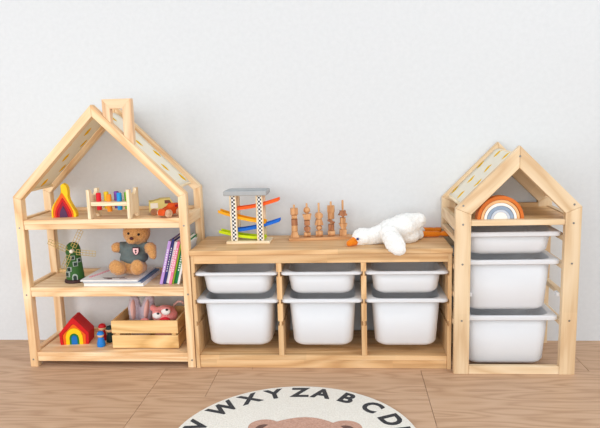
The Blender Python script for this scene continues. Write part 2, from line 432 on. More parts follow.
# ------------------------------------------------------------------ centre bin unit
t = thing('bin_storage_unit', 'low honey wood storage bench with three bays of white bins', 'storage unit', (0, 0, 0))
X0, X1, CZ, CD = .007, .955, .455, .27
MB().box(X0-.002, X1+.002, -.008, CD, CZ-.018, CZ, .0025).build('top_board', 'beech', t, 'x')
MB().box(X0+.0135, X1-.0135, -.001, .016, .405, CZ-.0185, .001).build('front_rail', 'beech', t, 'x')
MB().box(X0+.0145, X1-.0145, CD-.018, CD-.001, .385, CZ-.0185, .001).build('back_rail', 'beech', t, 'x')
GR = [.259, .175, .363]
def grooved(x0, x1, z0, z1, left, right):
    """outline of an upright with runner grooves on the bay sides, seen from the front"""
    zs = sorted(GR); g = .0088
    p = [(x0, z0), (x1, z0)]
    if right:
        for z in zs: p += [(x1, z-g), (x1-.006, z-g), (x1-.006, z+g), (x1, z+g)]
    p += [(x1, z1), (x0, z1)]
    if left:
        for z in zs[::-1]: p += [(x0, z+g), (x0+.006, z+g), (x0+.006, z-g), (x0, z-g)]
    return p
MB().prism(grooved(X0, X0+.014, 0, CZ-.0185, 0, 1), 0, CD-.002, 'y').build('side_panel', 'beech', t, 'z')
MB().prism(grooved(X1-.014, X1, 0, CZ-.0185, 1, 0), 0, CD-.002, 'y').build('side_panel', 'beech', t, 'z')
D1, D2 = .3235, .632
for dx in (D1, D2):
    MB().prism(grooved(dx, dx+.019, .0505, .4045, 1, 1), .001, CD-.020, 'y').build('divider', 'beech', t, 'z')
MB().box(X0+.0145, X1-.0145, .002, CD-.002, .032, .05, .001).build('bottom_board', 'beech', t, 'x')
MB().box(X0+.0145, X1-.0145, .003, .02, .0005, .0315, .001).build('plinth', 'beech', t, 'x')

# ------------------------------------------------------------------ bins
def rrect(cx, cy, hx, hy, r, z, k=6):
    P = []
    for qx, qy, a0 in ((1, 1, 0), (-1, 1, 90), (-1, -1, 180), (1, -1, 270)):
        for i in range(k+1):
            a = math.radians(a0+90*i/k)
            P.append(V((cx+qx*(hx-r)+r*math.cos(a), cy+qy*(hy-r)+r*math.sin(a), z)))
    return P
BINS = {}
def bin_(key, w, d, h, label, loc, bw, bb, rim=.014, group=None, runner=False):
    t = thing('storage_bin', label, 'bin', loc, 0, group)
    if key not in BINS:
        hx, hy = bw/2, d/2-.010
        tx = (bw-bb)/2
        b = MB(); rr = .042
        rs = []
        for dz, ins in ((0, .022), (.003, .012), (.009, .005), (.018, .0)):
            rs.append(rrect(0, 0, hx-tx*(1-dz/h)-ins, hy-tx*(1-dz/h)-ins, rr-ins*.5, dz))
        rs.append(rrect(0, 0, hx, hy, rr, h-.001))
        rs.append(rrect(0, 0, hx-.003, hy-.003, rr-.003, h-.001))
        for dz, ins in ((.020, .0), (.012, .005), (.006, .012), (.003, .024)):
            rs.append(rrect(0, 0, hx-.003-tx*(1-dz/h)-ins, hy-.003-tx*(1-dz/h)-ins, rr-.003-ins*.5, dz))
        b.rings(rs)
        bo = b.build('bin_body', 'white', None, 'x', 'all')
        b = MB()
        i2 = .0025
        b.rings([rrect(0, 0, hx+.0005, hy+.0005, rr, h-rim), rrect(0, 0, w/2-.004, d/2-.004, .018, h-rim), rrect(0, 0, w/2, d/2, .018, h-rim+.003),
                 rrect(0, 0, w/2, d/2, .018, h-.003), rrect(0, 0, w/2-.003, d/2-.003, .018, h), rrect(0, 0, hx-.0012, hy-.0012, rr, h), rrect(0, 0, hx-.0015, hy-.0015, rr, h-.003), rrect(0, 0, hx-.0015, hy-.0015, rr, h-rim), rrect(0, 0, hx+.0005, hy+.0005, rr, h-rim)], True, False, False)
        ri = b.build('bin_rim', 'white', None, 'x', True)
        BINS[key] = (bo.data, ri.data)
        bo.parent = t; ri.parent = t
    else:
        for nme, me in zip(('bin_body', 'bin_rim'), BINS[key]):
            o = bpy.data.objects.new(nme, me); COL.objects.link(o); o.parent = t
    return t
bays = [(X0+.014, D1), (D1+.019, D2), (D2+.019, X1-.014)]
for (a, c), nm in zip(bays, ('the left bay, nearest the wide house shelf', 'the middle bay', 'the right bay, under the goose')):
    m_ = (a+c)/2
    bin_('small%.3f' % (c-a), c-a+.009, .24, .091, 'shallow white plastic bin in '+nm, (m_, .002+.12, .278), c-a-.036, c-a-.060, .012, 'shallow bins in the low unit')
    bin_('large%.3f' % (c-a), c-a+.009, .24, .190, 'deep white plastic bin in '+nm, (m_, .002+.12, .076), c-a-.040, c-a-.066, .014, 'deep bins in the low unit')

# ------------------------------------------------------------------ right house tower
RX, RW, RY, RD = .958, .420, -.043, .322
t = thing('house_tower', 'narrow tall house-shaped wooden frame holding three white bins', 'shelf', (RX, RY, 0))
house_frame(t, RW, .602, RD, .053, .024, 'beech_pale')
canopy(t, RW, .602, RD, .053, .024, .010, .602)
MB().box(.0535, RW-.0535, .002, .022, .0005, .030, .001).build('bottom_rail', 'beech_pale', t, 'x')
MB().box(.0535, RW-.0535, RD-.022, RD-.002, .0005, .030, .001).build('bottom_rail', 'beech_pale', t, 'x')
MB().box(.0195, RW-.0195, .0245, RD-.0245, .542, .559, .001).build('shelf_board', 'beech', t, 'x')
MB().box(.0535, RW-.0535, .004, .0242, .540, .559, .001).build('shelf_edge', 'beech_pale', t, 'x')
MB().box(.0535, RW-.0535, RD-.0242, RD-.004, .540, .574, .001).build('back_rail', 'beech', t, 'x')
RZ = [.512, .412, .311, .208]     # runner levels: rims of the bins, one pair left empty
for z in RZ:
    for x in (.0005, RW-.052):
        MB().box(x, x+.019, .0245, RD-.0245, z-.032, z-.014, .001).build('runner_rail', 'beech_pale', t, 'y')
for x in (.0005, RW-.0195):
    MB().box(x, x+.019, .0245, RD-.0245, .523, .563, .001).build('side_rail', 'beech_pale', t, 'y')
for x in (.0255, RW-.0265):
    for z in (.546, .612 if x < .1 else .610, .405, .2):
        screw((x, -.0002, z), t)
screw((RW/2, -.0002, .602+RW/2-.035), t)
# stubby white runner pegs at the empty level
for x in (.0535, RW-.064):
    MB().box(x, x+.012, .027, .055, RZ[2]-.0315, RZ[2]-.017, .002).build('runner_peg', 'white', t)
bx = (RX+.021+RX+RW-.054)/2
for z, h, nm, key in ((RZ[0], .086, 'shallow white plastic bin at the top of the narrow tower', 'rs'), (RZ[1], .192, 'deep white plastic bin in the middle of the narrow tower', 'rl'), (RZ[2+1], .192, 'deep white plastic bin at the bottom of the narrow tower', 'rl')):
    bin_(key, .344, .262, h, nm, (bx, RY+.026+.131, z-h), .300, .274, .017, 'bins in the narrow tower')

# ================================================================== things on the wide house shelf
LS = [z+.0004 for z in LS]
def layer_stack(t, outlines, names, mats, y0, y1, labels=None):
    """nested layers: each outline minus the next one, the last solid"""
    for i, o in enumerate(outlines):
        b = MB()
        if i+1 < len(outlines):
            q = outlines[i+1]; k = len(o); dy = .0012*(i % 2)
            mx0 = (q[0][0]+q[-1][0])/2; q = [(mx0+(x-mx0)*1.04, z*1.02) for x, z in q]
            b.rings([[V((x, y, z)) for x, z in lst] for lst, y in ((o, y0+dy), (q, y0+dy), (q, y1-dy), (o, y1-dy))], False, False, False)
            # close the loft around the ring and at the two feet
            vs = list(b.bm.verts); A = [vs[j*k:(j+1)*k] for j in range(4)]
            for j in range(k-1): b.bm.faces.new((A[3][j], A[3][j+1], A[0][j+1], A[0][j]))
            b.bm.faces.new([A[j][0] for j in range(4)]); b.bm.faces.new([A[j][-1] for j in range(4)])
        else:
            b.prism(o, y0, y1)
        p = b.build(names, mats[i], t, 'x', True)
        if labels: lab(p, labels[i])

# flame stacker
c = at(63.5, 218, z=LS[0])
t = thing('flame_stacker', 'flame-shaped wooden stacking toy in nested yellow, orange, red and purple layers', 'toy', (c.x-.004, .062, LS[0]), math.radians(6))
S = 1/258.
half_l = [(-13.8, 0), (-13.9, 4), (-13.2, 9), (-11, 13), (-7.5, 17.5), (-3.5, 22), (-1.2, 25.5), (-.6, 29), (-1.4, 32)]
half_r = [(1.0, 34), (4.0, 32.5), (5.6, 29), (5.8, 25), (5.4, 21), (6.4, 16.5), (9.0, 11.5), (12.0, 6.5), (13.2, 3), (13, 0)]
fl = [(x*S*.88, z*S*.98) for x, z in half_l+half_r]
def inner(k):    # successively smaller pointed arches with the same number of points
    W_, H_ = [(11.0, 24), (8.8, 19.2), (6.6, 15.4), (4.2, 11.4)][k]
    L = [(-1, 0), (-1.02, .14), (-.97, .32), (-.84, .48), (-.62, .63), (-.4, .77), (-.2, .89), (-.09, .96), (0, 1)]
    R = [(.04, .995), (.1, .95), (.18, .89), (.3, .8), (.44, .69), (.6, .56), (.78, .41), (.92, .25), (.98, .12), (.96, 0)]
    return [((x*W_*.88-.6)*S, z*H_*S) for x, z in L+R]
layer_stack(t, [fl]+[inner(i) for i in range(4)], 'flame_layer', ['yellow', 'orange', 'red', 'crimson', 'purple'], 0, .028,
            ['yellow outer flame', 'orange flame layer', 'red flame layer', 'crimson flame layer', 'purple flame core'])

# pounding bench
t = thing('pounding_bench', 'pale wooden pounding bench with six coloured pegs', 'toy', (-.375, .012, LS[0]), math.radians(-4))
BL, BD, BH = .168, .082, .108
def notch():
    p = [(0, 0), (.014, 0), (.020, .012), (BD/2, .018), (BD-.020, .012), (BD-.014, 0), (BD, 0), (BD, BH), (BD-.018, BH)]
    for i in range(7):
        a = math.pi*i/6; p.append((BD/2+.023*math.cos(a), BH-.004-.020*math.sin(a)))
    return p+[(.018, BH), (0, BH)]
for x in (0, BL-.012):
    MB().prism(notch(), x, x+.012, 'x', .001).build('end_panel', 'palewood', t, 'z')
MB().box(.0125, BL-.0125, .004, BD-.004, .048, .062, .001).build('peg_plank', 'palewood', t, 'x')
for i, (k, dz) in enumerate((('peg_red', 0), ('peg_yellow', .002), ('peg_orange', -.006), ('peg_purple', .003), ('peg_blue', 0), ('peg_green', 0))):
    b = MB(); x = .034+i*.0205; yy = BD*.5+(-.012 if i % 2 == 0 else .008)
    b.lathe([(.0085, .030), (.0092, .032), (.0092, .091), (.0078, .094)], (x, yy, dz), 14)
    lab(b.build('peg', k, t, 'z', True), k[4:]+' peg')

# toy cars
def wheel(t, x, y, r, w_, mat='wheelwood'):
    b = MB(); b.lathe([(r*.3, -w_/2-.0008), (r*.85, -w_/2), (r, -w_/2+.001), (r, w_/2-.001), (r*.85, w_/2), (r*.3, w_/2+.0008)], (x, y, r), 16, Matrix.Rotation(math.pi/2, 4, 'X'))
    return b.build('wheel', mat, t, 'y', True)
t = thing('toy_truck', 'pale yellow wooden toy truck behind the orange car', 'toy', (-.126, .112, LS[0]), math.radians(20))
t.scale = (1.2, 1.2, 1.15)
b = MB(); b.prism([(-.038, .010), (.038, .010), (.038, .034), (.028, .052), (-.002, .052), (-.006, .046), (-.038, .046)], -.020, .020, 'y', .003).build('body', 'truck', t, 'x', True)
MB().prism([(.010, .036), (.034, .034), (.026, .048), (.010, .048)], -.0206, .0206, 'y', .001).build('window', 'brownbook', t)
MB().box(-.034, -.010, -.0207, .0207, .022, .040, .001).build('panel', 'creamy', t)
for x in (-.024, .024):
    for y_ in (-.023, .023): wheel(t, x, y_, .011, .006, 'toywood_dark')
t = thing('toy_car', 'orange wooden toy car with plain wood wheels at the shelf front', 'toy', (-.072, .046, LS[0]), math.radians(56))
t.scale = (1.15, 1.15, 1.15)
MB().prism([(-.040, .008), (.036, .008), (.038, .020), (.036, .040), (.006, .042), (0, .028), (-.034, .027), (-.040, .020)], -.016, .016, 'y', .004).build('body', 'carred', t, 'x', True)
MB().box(.008, .034, -.0164, .0164, .030, .038, .001).build('window', 'crimson', t)
for x in (-.022, .022):
    for y_ in (-.0205, .0205): wheel(t, x, y_, .0135, .007)

# windmill
t = thing('toy_windmill', 'small green windmill ornament with gold lattice sails and a dark base', 'ornament', (at(73.5, 279, z=LS[1]).x+.024, .094, LS[1]), math.radians(8))
b = MB(); b.lathe([(.040, 0), (.042, .004), (.040, .010), (.034, .013)], k=20); b.build('base', 'millbase', t, 'x', True)
b = MB(); b.lathe([(.034, .0132), (.033, .03), (.029, .075), (.0265, .115)], k=20); b.build('tower', 'millgreen', t, 'z', True)
b = MB(); b.lathe([(.029, .1155), (.0285, .122), (.027, .134), (.022, .147), (.012, .155), (.0005, .157)], k=20); b.build('cap', 'millgreen', t, 'z', True)
for a, z, s_ in ((-110, .055, .009), (-65, .075, .009), (-80, .100, .008), (-125, .035, .010), (-35, .088, .008)):
    r = .0345-(z-.013)*.075; ar = math.radians(a)
    m4 = Matrix.Translation((r*math.cos(ar), r*math.sin(ar), z))@Matrix.Rotation(ar+math.pi/2, 4, 'Z')
    f_ = MB(); f_.box(-s_, s_, -.0025, .003, -s_, s_, .0005, m4); f_ = f_.build('window', 'window_grey', t)
    g_ = MB(); g_.box(-s_*.74, s_*.74, -.0032, .002, -s_*.74, s_*.74, 0, m4); g_.build('pane', 'glassdark', f_)
ar = math.radians(-75); m4 = Matrix.Translation((.0335*math.cos(ar), .0335*math.sin(ar), .013))@Matrix.Rotation(ar+math.pi/2, 4, 'Z')
f_ = MB(); f_.prism([(-.010, 0), (.010, 0), (.010, .016), (.006, .022), (0, .024), (-.006, .022), (-.010, .016)], -.0025, .004, 'y', 0, m4); f_ = f_.build('door', 'window_grey', t)
g_ = MB(); g_.prism([(-.0065, 0), (.0065, 0), (.0065, .014), (0, .019), (-.0065, .014)], -.0034, .003, 'y', 0, m4); g_.build('door_panel', 'glassdark', f_)
hub = V((.006, -.036, .128))
b = MB(); b.tube([hub+V((0, .014, 0)), hub+V((0, -.004, 0))], .007, 10); b.ball(hub+V((0, -.004, 0)), .008, None, 2); b.build('hub', 'creamy', t, 'x', True)
for a in (62, -8, 152+0, 242):
    d = V((math.cos(math.radians(a)), 0, math.sin(math.radians(a)))); e = V((-d.z, 0, d.x))
    b = MB(); q = hub+V((0, -.006, 0))
    L = .092
    b.tube([q, q+d*L], .0012, 5)
    for o_ in (-.010, .010): b.tube([q+d*.020+e*o_, q+d*L+e*o_], .0010, 5)
    for k in range(7):
        p = q+d*(.020+(L-.020)*k/6); b.tube([p-e*.010, p+e*.010], .0008, 4)
    b.build('sail', 'gold', t)

# flat books under the bear
def flatbook(name, label, loc, rz, w_, d_, h_, cover, extra=None):
    t = thing(name, label, 'book', loc, rz, 'flat picture books under the teddy')
    MB().box(0, w_, 0, d_, h_-.0014, h_, .0004).build('cover', cover, t)
    MB().box(0, w_, 0, d_, 0, .0014, .0004).build('back_cover', cover, t)
    MB().box(.001, w_-.003, .002, d_-.002, .00145, h_-.00145).build('pages', 'paper', t)
    return t
B0 = LS[1]
flatbook('picture_book', 'thick white picture book at the bottom of the flat stack', (-.418, .018, B0), math.radians(-1), .236, .20, .013, 'bookwhite')
flatbook('picture_book', 'blue-covered picture book in the middle of the flat stack', (-.420, .016, B0+.0132), math.radians(-1.5), .232, .20, .006, 'bluecover')
TB = B0+.0194
t = flatbook('picture_book', 'white picture book with pink lettering directly under the teddy', (-.428, .014, TB), math.radians(-1), .226, .205, .006, 'bookwhite')
b = MB()
for i in range(9):    # looping pink title on the cover
    a = [(0.022+.0045*i+.006*math.cos(6.283*k/8), .045+.014*i+.009*math.sin(6.283*k/8), .0063) for k in range(9)]
    b.tube(a, .0013, 4)
b.build('printed_title', 'pinkprint', t)
b = MB()
for x, y_, w_ in ((.075, .030, .05), (.085, .020, .03), (.125, .036, .035), (.10, .012, .02), (.145, .022, .03)): b.box(x, x+w_, y_, y_+.006, .0059, .0064)
b.build('printed_picture', 'darkprint', t)
TB += .006

# teddy
t = thing('teddy_bear', 'tan teddy bear in a grey shirt sitting on the flat books', 'plush toy', (0, 0, 0))
yb = .10
def P(u, v, y_): return at(u, v, y=y_)
hd = P(137, 237, yb); bd = P(133.5, 260, yb)
fur = [('ball', hd, (.053, .046, .047)), ('ball', P(132.5, 244, yb-.036), (.024, .022, .018)),
       ('ball', P(122, 227, yb+.01), .018), ('ball', P(153, 226, yb+.01), .018),
       ('ball', bd, (.046, .042, .058)), ('ball', P(133.5, 270, yb-.005), (.050, .045, .034)),
       ('cap', P(125, 251.5, yb), .020, P(117, 252, yb-.028), .021), ('cap', P(146, 252, yb), .020, P(151, 252.5, yb-.028), .023), ('cap', P(151, 252.5, yb-.028), .022, P(153.5, 260.5, yb-.045), .014),
       ('cap', P(126, 271, yb-.01), .026, P(119, 273, .035), .027), ('cap', P(141, 271, yb-.01), .026, P(137.5, 273, .033), .026),
       ('ball', P(116, 271.5, .030), (.026, .018, .028)), ('ball', P(137.5, 271.5, .026), (.025, .018, .029))]
bear = blob('bear_body', fur, 'teddy', t, .0042, .0022, 150)
lo = min(v.co.z for v in bear.data.vertices); bear.location.z = TB-lo+.0002
dz = bear.location.z
for v in bear.data.vertices: v.co.z = min(v.co.z, .5395-dz)
tee = blob('shirt', [('ball', P(134.5, 256.5, yb), (.050, .047, .048)), ('cap', P(126, 251.5, yb), .023, P(122, 252, yb-.016), .024), ('cap', P(143, 251.5, yb), .023, P(146.5, 252, yb-.012), .024), ('ball', P(134.5, 262, yb), (.056, .050, .028))], 'tee', t, .0042, .0006, 60)
tee.location.z = dz
sh = P(136.5, 255.5, yb-.0545)
b = MB(); b.prism([(-.013, .014), (.013, .014), (.013, -.002), (.008, -.012), (0, -.017), (-.008, -.012), (-.013, -.002)], -.004, .006, 'y', 0, Matrix.Translation(sh)); s1 = b.build('badge', 'shielddark', t)
b = MB(); b.prism([(-.0105, .0115), (.0105, .0115), (.0105, -.001), (.006, -.010), (0, -.0135), (-.006, -.010), (-.0105, -.001)], -.0055, .002, 'y', 0, Matrix.Translation(sh)); b.build('badge_face', 'shieldpink', s1)
b = MB(); b.ball(sh+V((0, -.0055, .003)), (.0042, .0012, .0042), None, 2); b.ball(sh+V((0, -.0055, -.005)), (.0036, .0012, .0036), None, 2); b.build('badge_mark', 'shielddark', s1)
s1.location.z = dz
for u in (128.2, 138.3):
    b = MB(); b.ball(P(u+.6, 238 if u < 130 else 239, yb-.043), .0052, None, 2); e = b.build('eye', 'black', t, 'x', True); e.location.z = dz
b = MB(); b.ball(P(131.8, 243, yb-.058), (.0085, .005, .0065), None, 2); e = b.build('nose', 'darkprint', t, 'x', True); e.location.z = dz

# leaning books by the right post
la = math.radians(15)
pq = -.128*math.cos(la)
for i, (k, th, h_, lb) in enumerate((('lav', .011, .172, 'lavender book at the left of the leaning row'), ('navy', .009, .178, 'navy book leaning beside the lavender one'), ('bookwhite', .013, .166, 'white book leaning between navy and pink books'),
        ('pink', .010, .170, 'pink book leaning in the row by the post'), ('lime', .005, .160, 'thin lime green book in the leaning row'), ('bookgreen', .015, .168, 'dark green book with white marks in the leaning row'), ('bookwhite', .008, .158, 'white book at the right end, behind the front post'))):
    x = (pq+th*math.sin(la)**2)/math.cos(la)
    t = thing('leaning_book', lb, 'book', (x, .034+.006*(i % 3), LS[1]+th*math.sin(la)+.0002), 0, 'books leaning on the middle shelf')
    t.rotation_euler = (0, la, 0)
    d_ = .15+.01*(i % 2)
    MB().box(0, th, 0, .002, 0, h_, .0005).build('spine', k, t)
    for xx in (0, th-.0012): MB().box(xx, xx+.0012, .0021, d_, 0, h_, .0003).build('cover', k, t)
    MB().box(.0013, th-.0013, .0022, d_-.003, .002, h_-.003).build('pages', 'paper', t)
    if th > .008:
        b = MB(); zz = .05
        while zz < h_-.03:
            s_ = random.uniform(.003, .006); b.box(th*.32, th*.68, -.0004, .0005, zz, zz+s_); zz += s_+random.uniform(.003, .006)
        b.build('spine_lettering', 'bookwhite' if k in ('bookgreen', 'lav', 'navy', 'pink') else 'pink', t)
    pq += th+.0005

# ------------------------------------------------------------------ bottom shelf
Z3 = LS[2]
c = at(73.5, 345.5, z=Z3)
t = thing('rainbow_house', 'nested rainbow house toy with a red pitched roof', 'toy', (c.x, .085, Z3), math.radians(7))
def gable(W_, H_, e, top):
    L = [(-W_, 0), (-W_*1.03, e*.5), (-W_*1.06, e), (-W_*.6, e+(H_-e)*.46), (-W_*.22, H_-(H_-e)*.16), (-W_*.08, H_-(H_-e)*.03)]
    return [(p[0]*S, p[1]*S) for p in L]+[(-p[0]*S, p[1]*S) for p in L[::-1]]
def vault(W_, H_):
    L = [(-W_, 0), (-W_, H_*.35), (-W_*.99, H_-W_*.95), (-W_*.80, H_-W_*.42), (-W_*.45, H_-W_*.12), (-W_*.12, H_)]
    return [(p[0]*S, p[1]*S) for p in L]+[(-p[0]*S, p[1]*S) for p in L[::-1]]
layer_stack(t, [gable(14.2, 28.5, 12, 1), gable(11.0, 21.5, 10, 1), vault(8.6, 17.2), vault(4.8, 11.6), vault(2.9, 9.6)], 'arch', ['red', 'orange', 'yellow', 'green', 'blue'], 0, .075,
            ['red outer arch with roof', 'orange arch', 'yellow arch', 'green arch', 'blue core'])
def doll(label, k, loc, h_, cap):
    t = thing('peg_doll', label, 'toy', loc, 0, 'peg dolls beside the rainbow house')
    t.scale = (1.2, 1.2, 1.12)
    b = MB(); b.lathe([(.0125, 0), (.0135, .002), (.0132, .012), (.0095, h_*.52), (.0075, h_*.60)], k=16); b.build('body', k, t, 'z', True)
    b = MB(); b.ball((0, 0, h_*.76), h_*.20, None, 3); b.build('head', 'skinwood', t, 'z', True)
    b = MB(); b.lathe([(h_*.212, h_*.79), (h_*.21, h_*.84), (h_*.16, h_*.95), (h_*.05, h_*1.0), (.0003, h_*1.0)], k=16); b.build('hat', cap, t, 'z', True)
doll('peg doll painted bright blue, front of the three', 'dollblue', at(101.5, 346, z=Z3), .055, 'dollblue')
doll('peg doll painted red, half behind the blue one', 'dollred', (-.412, .135, Z3), .062, 'dollred')
doll('peg doll painted dark green beside the crate', 'dolldark', (-.374, .118, Z3), .060, 'dolldark')

# crate
CX0, CX1, CY0, CY1 = -.333, -.070, .040, .225
ztop = at(150, 321, y=CY0).z
H = ztop-Z3
t = thing('wooden_crate', 'slatted pine crate full of soft toys on the bottom shelf', 'crate', (CX0, CY0, Z3))
W_, D_ = CX1-CX0, CY1-CY0
sl = (H-.012)/2
for z in (.004, .004+sl+.0085):
    for y_ in (0, D_-.009):
        MB().box(0, W_, y_, y_+.009, z, z+sl, .001).build('slat', 'cratewood', t, 'x')
    for x in (.001, W_-.010):
        MB().box(x, x+.009, .0095, D_-.0095, z, z+sl, .001).build('slat', 'cratewood', t, 'y')
for x in (.0105, W_-.0285):
    for y_ in (.0095, D_-.0275):
        MB().box(x, x+.018, y_, y_+.018, .0125, H-.006, .001).build('corner_post', 'cratewood', t, 'z')
MB().box(.0105, W_-.0105, .0095, D_-.0095, .004, .012, .001).build('bottom_board', 'cratewood', t, 'x')

# soft toys in the crate
zi = Z3+.0125
t = thing('rabbit_plush', 'grey-mauve plush rabbit with long upright ears in the crate', 'plush toy', (0, 0, 0))
yr = .150
e1, e2 = P(134, 295, yr), P(149.3, 294.5, yr)
f1, f2 = P(135.5, 322, yr), P(146.5, 322, yr)
blob('rabbit_body', [('ball', (f1+f2)/2+V((0, 0, -.03)), (.046, .040, .036)), ('ball', V(((f1.x+f2.x)/2, yr, zi+.032)), (.048, .044, .0235)),
    ('cap', f1, .022, f1.lerp(e1, .55), .0265), ('cap', f1.lerp(e1, .55), .0265, e1+V((0, 0, -.020)), .020), ('cap', f2, .022, f2.lerp(e2, .55), .0265), ('cap', f2.lerp(e2, .55), .0265, e2+V((0, 0, -.020)), .020)], 'rabbit', t, .004, .003, 170)
for v in COL.objects[-1].data.vertices: v.co.z = max(min(v.co.z, .2795), zi+.0006)
for a, c_ in ((f1, e1), (f2, e2)):
    m_ = a.lerp(c_, .52); d = (c_-a).normalized()
    rot = d.to_track_quat('Z', 'Y').to_matrix()
    b = MB(); b.ball(m_+V((.002, -.0215, 0)), (.0185, .010, .042), rot); b.build('inner_ear', 'rabbitpink', t, 'x', 'all')
t = thing('pink_plush', 'round pink plush toy with big white eyes and red mouth in the crate', 'plush toy', (0, 0, 0))
yp = .115
hp = P(165, 315, yp)
blob('plush_body', [('ball', hp, (.050, .042, .040)), ('ball', P(153, 308, yp), .013), ('ball', P(144.5, 321, yp-.03), (.020, .014, .012)), ('ball', V((hp.x, yp+.004, zi+.032)), (.046, .044, .0315))], 'pinkplush', t, .004, .002, 150)
for u, v in ((157.0, 315.2), (165.8, 311.4)):
    e = MB(); e.ball(P(u, v, yp-.040), (.0185, .011, .0145), None, 3); e = e.build('eye', 'eyewhite', t, 'x', 'all')
    g_ = MB(); g_.ball(P(u+1.0, v-1.6, yp-.0495), (.0055, .003, .0045), None, 2); g_.build('pupil', 'black', e, 'x', 'all')
    g_ = MB(); g_.ball(P(u, v-1.8, yp-.036), (.0195, .0115, .0115), None, 3); g_.build('eyelid', 'pinkplush', t, 'x', 'all')
b = MB(); b.ball(P(165, 320.5, yp-.040), (.022, .008, .014)); b.build('mouth', 'redmouth', t, 'x', 'all')
b = MB(); q = [P(u, v, yp+.06) for u, v in ((174, 322), (173, 312), (174, 305), (178, 301.5), (182, 301.5), (183.5, 304))]
b.tube(q, .0045, 8); b.build('tail', 'rabbitpink', t, 'x', 'all')

# ================================================================== things on the low unit
TZ = CZ
# ramp tower
c = at(226, 243.5, z=TZ)
t = thing('car_ramp_tower', 'zigzag car ramp toy with grey roof and checkered posts', 'toy', (.120, .110, TZ), math.radians(-2))
RWd, RDp = .170, .085
MB().box(0, RWd, 0, RDp, 0, .010, .0015).build('base', 'palewood', t, 'x')
zt = .186
for x in (.018, .120):
    for y_ in (.008, RDp-.020):
        p = MB().box(x, x+.026, y_, y_+.012, .0105, zt, .001).build('post', 'palewood', t, 'z')
        if y_ < .02:
            ob = MB().box(x+.006, x+.0215, y_-.0004, y_+.001, .012, zt-.002); ob.build('checkered_print', 'checker', p, 'z')
MB().box(-.002, RWd-.006, -.004, RDp-.002, zt+.0005, zt+.0185, .002).build('roof', 'trk_grey', t, 'x')
mb = MB(); mb.box(.006, RWd-.014, .004, RDp-.010, zt+.0187, zt+.0205, .001); mb.build('roof_deck', 'trk_grey', t, 'x')
def ramp_(mat, x0, z0, x1, z1, sag):
    """curved channel: floor with two low walls, from its high open end to its low end"""
    K = 10; ya, yb_ = .022, RDp-.022
    prof = [(ya, .011), (ya+.003, .011), (ya+.003, .004), (yb_-.003, .004), (yb_-.003, .011), (yb_, .011), (yb_, 0), (ya, 0)]
    rs = []
    for i in range(K+1):
        f_ = i/K; x = x0+(x1-x0)*f_; z = z0+(z1-z0)*f_-sag*math.sin(math.pi*f_)
        rs.append([V((x, yy, z+zz)) for yy, zz in prof])
    MB().rings(rs).build('ramp', mat, t, 'x', True)
ym = .155
def rl(u, v): q = at(u, v, y=ym); return q.x-.120, q.z-TZ
for mat, a, b_, sag in (('trk_orange', (279, 200), (236, 209.5), .006), ('trk_yellow', (219, 212), (266, 222.5), .006), ('trk_blue', (280, 220.5), (236, 231), .006), ('trk_lime', (220, 232), (266, 240.5), .006)):
    (x0, z0), (x1, z1) = rl(*a), rl(*b_)
    ramp_(mat, x0, z0, x1, max(z1, .0135+0*sag), sag)

# peg puzzle
c = at(320, 241.5, z=TZ)
rzp = math.radians(7)
t = thing('peg_stacker', 'natural wood shape stacker with five loaded pegs', 'toy', (.476, .190, TZ), rzp)
MB().box(-.122, .122, -.028, .028, 0, .010, .0015).build('base', 'toywood', t, 'x')
U = 1/262.
def shape(kind, x, z0, z1, w_, mat):
    b = MB(); zc, hh = (z0+z1)/2, (z1-z0)/2
    if kind == 'cyl': b.lathe([(w_*.92, z0), (w_, z0+.001), (w_, z1-.001), (w_*.92, z1)], (x, 0, 0), 16)
    elif kind == 'hcyl':
        b.lathe([(hh*.93, -w_), (hh, -w_+.001), (hh, w_-.001), (hh*.93, w_)], (x, 0, zc), 16, Matrix.Rotation(math.pi/2, 4, 'Y'))
    elif kind == 'ball': b.ball((x, 0, zc), (w_, w_, hh), None, 3)
    elif kind == 'box': b.box(x-w_, x+w_, -w_*.9, w_*.9, z0, z1, .0012)
    elif kind == 'trap': b.prism([(x-w_, z0), (x+w_, z0), (x+w_*.65, z1), (x-w_*.65, z1)], -w_*.85, w_*.85, 'y', .001)
    elif kind == 'itrap': b.prism([(x-w_*.35, z0), (x+w_*.5, z0), (x+w_, z1), (x-w_, z1)], -w_*.7, w_*.7, 'y', .001)
    elif kind == 'para': b.prism([(x-w_*.7, z0), (x+w_*.8, z0), (x+w_*1.1, z1), (x-w_*1.1, z1-hh*.3)], -w_*.8, w_*.8, 'y', .001)
    elif kind == 'oct': b.prism([(x+w_*math.cos(math.radians(22.5+45*i)), zc+hh*1.04*math.sin(math.radians(22.5+45*i))) for i in range(8)], -w_*.8, w_*.8, 'y', .001)
    elif kind == 'star': b.prism([(x+w_*(1.08 if i % 2 else .62)*math.cos(math.radians(36*i+18)), zc+hh*(1.0 if i % 2 else .62)*math.sin(math.radians(36*i+18))) for i in range(10)], -w_*.75, w_*.75, 'y', .0008)
    elif kind == 'cross': b.prism([(x+w_*(1.05 if i % 2 else .7)*math.cos(math.radians(45*i)), zc+hh*(1.15 if i % 2 else .75)*math.sin(math.radians(45*i))) for i in range(8)], -w_*.75, w_*.75, 'y', .0008)
    elif kind == 'disc':
        b.lathe([(w_, -.004), (w_*1.02, 0), (w_, .004)], (x, 0, zc), 18, Matrix.Rotation(math.radians(28), 4, 'Y'))
    return b.build('wooden_shape', mat, t, 'z', True)
